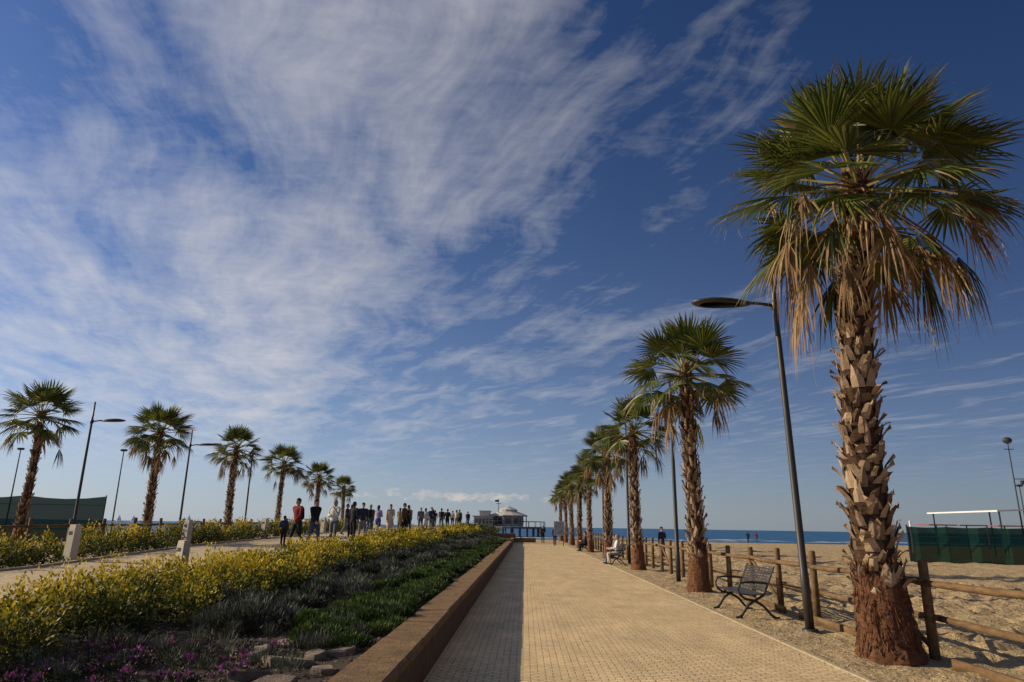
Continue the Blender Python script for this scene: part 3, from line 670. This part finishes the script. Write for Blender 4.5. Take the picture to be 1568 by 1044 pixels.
# ------------------------------------------------------------------ people
SKIN=mat('skin',(.5,.29,.2),(.45,.25,.17),8,.6)
def cloth(n,c): return mat('cloth_'+n,c,tuple(x*.8 for x in c),10,.9,.3,40,.01)
CL={k:cloth(k,c) for k,c in dict(black=(.02,.02,.024),navy=(.03,.04,.08),red=(.22,.025,.025),grey=(.18,.18,.19),white=(.7,.68,.62),cream=(.6,.5,.38),brown=(.16,.09,.05),denim=(.07,.1,.18),lilac=(.4,.3,.5),khaki=(.25,.21,.13),olive=(.08,.09,.05)).items()}
HAIRS=[mat('hair_dark',(.02,.014,.01),(.04,.025,.02)),mat('hair_grey',(.35,.33,.31),(.25,.23,.22)),mat('hair_brown',(.1,.055,.03),(.06,.035,.02))]
EYE=mat('eye_dark',(.02,.015,.015),(.03,.02,.02),5,.3)
def person_mesh(name,pose):
    P=[]  # (p0,r0,p1,r1,scale,label)
    def cap(p0,r0,p1,r1,l,sc=(1,1,1)): P.append((np.array(p0,float),r0,np.array(p1,float),r1,np.array(sc,float),l))
    bz=pose.get('dz',0.); lean=pose.get('lean',0.)
    def T(p): 
        x,y,z=p; return (x,y-lean*(z-.95),z+bz)
    coat=pose.get('coat',False); female=pose.get('f',False)
    sw=.165 if female else .185
    cap(T((0,0,1.30)),.150,T((0,0,1.12)),.135,0,(1.28,.82,1))
    cap(T((0,.0,1.12)),.135,T((0,0,.98)),.142,0 ,(1.15,.85,1))
    cap(T((0,.01,.96)),.140,T((0,.01,.92)),.138,1 if not coat else 0,(1.18,.88,1))
    cap(T((-sw+.02,0,1.415)),.066,T((sw-.02,0,1.415)),.066,0)
    cap(T((0,.01,1.42)),.075,T((0,.01,1.47)),.06,0)
    cap(T((0,.005,1.46)),.053,T((0,-.005,1.55)),.05,2)
    hc=T((0,-.012,1.625))
    cap(hc,.083,(hc[0],hc[1]+.012,hc[2]+.025),.088,2,(.88,1,1.1))
    cap((hc[0],hc[1]-.03,hc[2]-.06),.045,(hc[0],hc[1]-.02,hc[2]-.03),.06,2)
    cap((hc[0],hc[1]-.095,hc[2]-.012),.014,(hc[0],hc[1]-.08,hc[2]+.02),.011,2)
    for s in (-1,1):
        cap((hc[0]+s*.078,hc[1]+.01,hc[2]-.015),.014,(hc[0]+s*.08,hc[1]+.015,hc[2]+.012),.017,2,(.7,1,1))
        cap((hc[0]+s*.03,hc[1]-.079,hc[2]+.018),.012,(hc[0]+s*.034,hc[1]-.078,hc[2]+.018),.012,5)
    cap((hc[0]-.018,hc[1]-.086,hc[2]-.05),.009,(hc[0]+.018,hc[1]-.086,hc[2]-.05),.009,6)
    cap((hc[0],hc[1]+.03,hc[2]+.04),.094,(hc[0],hc[1]+.02,hc[2]+.048),.094,3,(.92,.98,.95))
    if female: cap((hc[0],hc[1]+.05,hc[2]+.0),.088,(hc[0],hc[1]+.06,hc[2]-.12),.06,3,(1.05,.8,1))
    else: cap((hc[0],hc[1]+.045,hc[2]+.02),.082,(hc[0],hc[1]+.05,hc[2]-.03),.065,3)
    for s,lg in ((-1,pose['L']),(1,pose['Rr'])):
        hip,kn,an,toe=lg
        hip=(s*.09,0.01,.9+bz) ; kn=(s*.1+0,kn[0],kn[1]); an=(s*.1,an[0],an[1]); 
        cap(hip,.098,kn,.066,1); cap(kn,.064,an,.05,1)
        tx=(an[0]+s*.02,an[1]-.17*math.cos(toe),an[2]-.045+.0+.17*math.sin(toe))
        cap((an[0],an[1]+.025,an[2]-.04),.046,tx,.036,4,(1,1,.9)); cap((an[0],an[1],an[2]-.02),.045,(an[0],an[1]-.03,an[2]-.02),.045,4)
    if coat:
        cap(T((0,.01,.95)),.15,(0,.02,.62+bz),.2,0,(1.1,.85,1))
    for s,am in ((-1,pose['aL']),(1,pose['aR'])):
        sh=Vector(T((s*(sw+.012),0,1.40))); el_=sh+Vector((s*am[0][0],am[0][1],am[0][2])).normalized()*.28
        fd=Vector((s*am[1][0],am[1][1],am[1][2])).normalized(); wr=el_+fd*.24
        cap(sh,.062,el_,.05,0); cap(el_,.049,wr,.038,0)
        sd=Vector((0,1,0)) if abs(fd.y)<.7 else Vector((0,0,1)); sd=(sd-fd*sd.dot(fd)).normalized(); nn=fd.cross(sd)
        for q in (-1.5,-.5,.5,1.5): cap(wr+fd*.01+sd*q*.012,.016,wr+fd*.085+sd*q*.018,.013,2)
        inn=Vector((-s,0,0)); inn=(inn-fd*inn.dot(fd)).normalized() if abs(fd.x)<.9 else nn
        for q,L in ((-1.5,.062),(-.5,.078),(.5,.085),(1.5,.072)):
            p0=wr+fd*.085+sd*q*.021; p1=p0+(fd*.9+inn*.25).normalized()*L*.55; p2=p1+(fd*.7+inn*.7).normalized()*L*.45
            cap(p0,.0105,p1,.0095,2); cap(p1,.0095,p2,.0085,2)
        p0=wr+fd*.03-sd*.02*1
        p1=p0+(fd*.6-sd*.8).normalized()*.045; p2=p1+(fd*.9-sd*.3+inn*.2).normalized()*.035
        cap(p0,.015,p1,.012,2); cap(p1,.012,p2,.010,2)
    if pose.get('pack'): cap(T((0,.17,1.35)),.11,T((0,.18,1.1)),.12,7,(1.05,.75,1))
    b=MB()
    for (p0,r0,p1,r1,sc,l) in P:
        p0v=Vector(p0); p1v=Vector(p1); d_=(p1v-p0v); Ln=d_.length
        q=Vector((0,0,1)).rotation_difference(d_.normalized())
        prof=[]; nv=6
        for j in range(nv+1):
            ph=-math.pi/2+math.pi/2*j/nv; prof.append((r0*math.cos(ph),r0*math.sin(ph)))
        for j in range(nv+1):
            ph=math.pi/2*j/nv; prof.append((r1*math.cos(ph),Ln+r1*math.sin(ph)))
        n=14; i0=len(b.v)
        for (rr_,zz_) in prof:
            rr_=max(rr_,.0003)
            for k in range(n):
                a=2*math.pi*k/n; w_=q@Vector((rr_*math.cos(a),rr_*math.sin(a),zz_))
                b.v.append((p0[0]+w_.x*sc[0],p0[1]+w_.y*sc[1],p0[2]+w_.z*sc[2]))
        for j in range(len(prof)-1):
            for k in range(n): b.face((i0+j*n+k,i0+j*n+(k+1)%n,i0+(j+1)*n+(k+1)%n,i0+(j+1)*n+k))
        b.face(tuple(i0+k for k in range(n))[::-1]); b.face(tuple(i0+(len(prof)-1)*n+k for k in range(n)))
    me=b.mesh('tmp',[]); o=inst(me,'tmp')
    md=o.modifiers.new('r','REMESH'); md.mode='VOXEL'; md.voxel_size=.0105; 
    ms=o.modifiers.new('s','SMOOTH'); ms.factor=.5; ms.iterations=2
    dg=bpy.context.evaluated_depsgraph_get(); dg.update()
    out=bpy.data.meshes.new_from_object(o.evaluated_get(dg)); bpy.data.objects.remove(o)
    nf=len(out.polygons); cen_=np.empty(nf*3); out.polygons.foreach_get('center',cen_); cen_=cen_.reshape(-1,3)
    best=np.full(nf,1e9); lab=np.zeros(nf,int)
    for (p0,r0,p1,r1,sc,l) in P:
        q=p0+(cen_-p0)/sc; dv=p1-p0; L2=max(dv@dv,1e-9); tt=np.clip((q-p0)@dv/L2,0,1)
        ds=np.linalg.norm(q-(p0+tt[:,None]*dv),axis=1)-(r0+(r1-r0)*tt)
        if l in (5,6): ds-=.002
        k=ds<best; best[k]=ds[k]; lab[k]=l
    out.name=name
    for k in range(8): out.materials.append(SKIN)
    out.polygons.foreach_set('material_index',lab.astype(np.int32)); out.polygons.foreach_set('use_smooth',[True]*nf); out.update()
    return out
down=((.12,0.02,-1),(.03,-.18,-1)); fwd=((.1,-.35,-1),(-.1,-.6,-.6)); back=((.1,.4,-1),(.05,.1,-1)); bent=((.25,.0,-1),(-.55,-.75,.1)); up_=((.2,-.5,-.8),(-.5,-.4,.9))
st=(0,(.0,.49),(.02,.085),0)
wk=dict(L=(0,(-.13,.5),(-.22,.10),.15),Rr=(0,(.05,.48),(.28,.15),-.5))
wk2=dict(L=(0,(.04,.48),(.24,.13),-.4),Rr=(0,(-.12,.5),(-.20,.10),.12))
VAR=dict(
 A=person_mesh('person_standing',dict(L=st,Rr=(0,(-.03,.49),(-.02,.085),0),aL=down,aR=bent,lean=.02)),
 B=person_mesh('person_walking',dict(wk,aL=back,aR=fwd,dz=-.02,lean=.05,pack=True)),
 E=person_mesh('person_strolling',dict(wk2,aL=fwd,aR=back,dz=-.02,lean=.04)),
 Cc=person_mesh('person_coat',dict(L=(0,(-.08,.5),(-.12,.09),0),Rr=(0,(.03,.48),(.13,.1),-.2),aL=down,aR=fwd,coat=True,f=True,lean=.03)),
 D=person_mesh('person_woman',dict(L=st,Rr=(0,(-.06,.5),(-.1,.09),.0),aL=bent,aR=up_,f=True,lean=.0)),
 S=person_mesh('person_sitting',dict(L=(0,(-.44,.50),(-.42,.09),0),Rr=(0,(-.44,.50),(-.36,.09),0),dz=-.36,aL=((.15,-.4,-1),(-.45,-.8,-.15)),aR=((.15,-.3,-1),(-.4,-.8,-.1)),f=True,lean=.02)))
mat_lip=mat('lips',(.35,.12,.1),(.3,.1,.09))
def person(var,x,y,z,rot,h,top,bot,hair=0,pack='black'):
    o=inst(VAR[var],'person',(x,y,z),rot,h/1.74)
    ms=[CL[top],CL[bot],SKIN,HAIRS[hair],CL['black'],EYE,mat_lip,CL[pack]]
    for i,m_ in enumerate(ms): o.material_slots[i].link='OBJECT'; o.material_slots[i].material=m_
    return o
crowd=[('A',-9.1,26.6,3.0,1.12,'navy','black',0),('B',-8.35,25.8,-.5,1.78,'red','black',0),('E',-7.75,25.9,1.0,1.76,'black','denim',0),('D',-7.65,28.2,-.2,1.76,'white','grey',1),
('A',-7.75,31.8,2.6,1.74,'black','black',0),('Cc',-9.0,36.5,3.3,1.66,'black','black',2),('E',-7.85,34,.4,1.75,'navy','grey',0),('B',-8.7,39.5,3.1,1.72,'brown','denim',1),('D',-8.05,38.6,2.8,1.66,'lilac','denim',2),
('Cc',-7.75,40.5,.2,1.74,'cream','cream',2),('A',-6.95,40.5,1.2,1.82,'brown','black',0),('B',-7.05,42.5,3,1.75,'khaki','black',0),('E',-7.4,50,3.4,1.7,'grey','denim',1),('Cc',-7.1,50.3,3.0,1.64,'white','black',2),
('A',-6.85,51.6,0.3,1.72,'navy','khaki',0),('B',-7.0,59,3.1,1.74,'brown','denim',0),('E',-6.6,60,3.0,1.7,'black','black',0),('D',-6.4,66,2.8,1.66,'cream','grey',2),('A',-6.6,71,3.1,1.75,'olive','black',0),('B',-6.4,79,3.1,1.72,'navy','denim',0),
('E',-10.4,41,1.5,1.75,'black','grey',0),('Cc',-9.6,54,3.2,1.66,'khaki','black',0),('A',-10.2,62,3.0,1.74,'grey','black',1),('E',-9.2,72,3.0,1.7,'black','denim',0),
('D',-7.9,60.5,3.1,1.65,'red','black',2),('E',-7.6,74,3.1,1.7,'cream','black',0),('B',-8.0,87,3.1,1.7,'black','denim',0)]
for (v_,x,y,r,h,tp,bt,hr) in crowd: person(v_,x,y,zr(y)+.012,r,h,tp,bt,hr,'black')
person('S',4.28,33.0,-.03,-math.pi/2,1.68,'white','cream',1); person('S',4.28,33.7,-.03,-math.pi/2,1.68,'grey','denim',0)
person('S',4.28,50.6,-.03,-math.pi/2,1.7,'red','black',0); person('S',4.28,50.0,-.03,-math.pi/2,1.7,'navy','black',0)
person('A',7.3,38,0,.5,1.7,'navy','denim',0); person('B',35,112,-.36,3,1.75,'black','navy',0); person('A',36.6,113,-.37,2.6,1.7,'red','denim',0); person('Cc',53,106,-.3,1.5,1.7,'white','white',2)
person('A',1.9,74,0,0,1.7,'black','black',0); person('E',2.8,66,0,3,1.7,'navy','black',0)
# ------------------------------------------------------------------ green mesh fences
m,t,p=basemat('green_netting'); tc=t.node('ShaderNodeTexCoord').outputs['Object']
t.link(t.mix(t.noise(tc,.8,4,.6),(.006,.035,.022,1),(.014,.065,.042,1)),p.inputs['Base Color']); p.inputs['Roughness'].default_value=.95; p.inputs['Specular IOR Level'].default_value=.0
tp=t.node('ShaderNodeBsdfTransparent'); ms=t.node('ShaderNodeMixShader'); ms.inputs[0].default_value=.05
t.link(p.outputs[0],ms.inputs[1]); t.link(tp.outputs[0],ms.inputs[2]); t.link(ms.outputs[0],m.node_tree.nodes['Material Output'].inputs['Surface']); NET=m
def netfence(pts,z0,z1,step=2.):
    b=MB()
    for i in range(len(pts)-1):
        a=Vector((*pts[i],0)); c=Vector((*pts[i+1],0)); L=(c-a).length; n=max(1,int(L/step))
        for k in range(n):
            p0=a.lerp(c,k/n); p1=a.lerp(c,(k+1)/n)
            b.tube([(p0.x,p0.y,z0-.3),(p0.x,p0.y,z1+.08)],.035,6,1)
            i0=len(b.v)
            for j in range(5):
                q=p0.lerp(p1,j/4); sag=.12*math.sin(math.pi*j/4)*(1.6 if z1>2.5 else .4); wob=.06*math.sin(j*2.1+k*1.7); b.v+=[(q.x,q.y+wob,z0),(q.x,q.y+wob,z1-sag)]
            for j in range(4): b.face((i0+2*j,i0+2*j+2,i0+2*j+3,i0+2*j+1),0)
        b.tube([(c.x,c.y,z0-.3),(c.x,c.y,z1+.1)],.045,6,1)
        b.tube([(a.x,a.y-.12,z1-.55),(c.x,c.y-.12,z1-.55)],.02,5,1)
    return b.obj('green_mesh_fence',[NET,DARK])
netfence([(44,36.5),(21.9,41)],-.02,1.95)
netfence([(-26.6,44),(-52,43),(-75,44)],.3,3.05,4.5)
# beach canopy
CAN=mat('canopy_white',(.75,.74,.7),(.66,.65,.62),2,.6)
b=MB(); RED=mat('table_red',(.3,.08,.05),(.25,.06,.04))
b.v+=[(30.5,46,3.1),(30.5,54,3.1),(44,54,3.75),(44,46,3.75),(30.5,46,3.0),(30.5,54,3.0),(44,54,3.65),(44,46,3.65)]
for f in ((0,3,2,1),(4,5,6,7),(0,1,5,4),(0,4,7,3),(3,7,6,2),(1,2,6,5)): b.face(f,0)
for x in (30.8,35,39,43.5):
    for y in (46.3,53.7): b.tube([(x,y,-.1),(x,y,3.0+(x-30.5)*.048)],.05,6,1)
for x in (27.5,29.5,32,34.5): b.box(x-.9,x+.9,47,48.6,2.1,2.16,2); b.tube([(x,47.8,0),(x,47.8,2.1)],.04,6,1)
b.obj('beach_canopy',[CAN,DARK,RED])
def floodpole(x,y,z,h,ball=False):
    b=MB(); b.tube([(0,0,0),(0,0,h)],[.06,.035],8,0)
    if ball:
        b.ellip((0,0,h+.12),(.3,.3,.24),0); b.tube([(-.35,0,h-.5),(.35,0,h-.5)],.03,6,0); b.tube([(0,0,h-2.6),(.8,0,h-2.6)],.03,6,0); b.box(.5,1.0,-.15,.15,h-3,h-2.7,0)
    else: b.box(-.2,.2,-.1,.1,h,h+.15,0)
    b.obj('floodlight_pole',[DARK],loc=(x,y,z))
floodpole(34.7,50,0,8.0,True); floodpole(-29.5,50,.3,6.2); floodpole(-37.2,50,.3,6.2); floodpole(36.4,52,0,5.0)
b=MB(); b.tube([(0,0,0),(0,0,2.4)],[.09,.08],8,0); b.ellip((0,0,2.45),(.1,.1,.1),0); b.obj('marker_post',[CAN],loc=(31.3,58,0))
b=MB(); b.box(-.45,.45,-.03,.03,.9,2.1,0,None,.01); b.box(-.4,.4,-.04,-.031,.95,2.05,2)
for s in (-.4,.4): b.tube([(s,.05,0),(s,.05,2.1)],.035,6,1)
b.obj('information_sign',[WHITE,DARK,mat('sign_print',(.08,.15,.3),(.5,.5,.45),6,.5)],loc=(3.0,62,0))
for (x,y,h) in ((-480,1000,11),(-560,1000,9),(-610,1050,10)):
    b=MB(); b.tube([(-4,0,.4),(-3,0,.5),(0,0,.5),(3,0,.6),(4.5,0,.9)],[.3,1.0,1.2,.8,.1],8,0); b.tube([(0,0,.5),(0,0,h+1)],.12,5,0)
    b.v+=[(.2,0,1.8),(.2,0,h+.8),(-3.6,.2,1.8),(.5,0,1.6),(.4,0,h),(4,-.3,1.6)]; q=len(b.v); b.face((q-6,q-5,q-4),0); b.face((q-3,q-2,q-1),0)
    b.obj('sailboat',[CAN],loc=(x,y,-.5))
b=MB(); b.box(-30,30,-5,5,-1,3.5,0,None,1); b.box(-27,-18,-4,4,3.5,10,1); b.tube([(-22,0,10),(-22,0,14)],.8,6,0); b.tube([(20,0,3),(20,0,10)],.5,6,0)
b.obj('cargo_ship',[DARK,WHITE],loc=(-1000,2100,-.5))
print('faces',sum(len(m.polygons) for m in bpy.data.meshes))
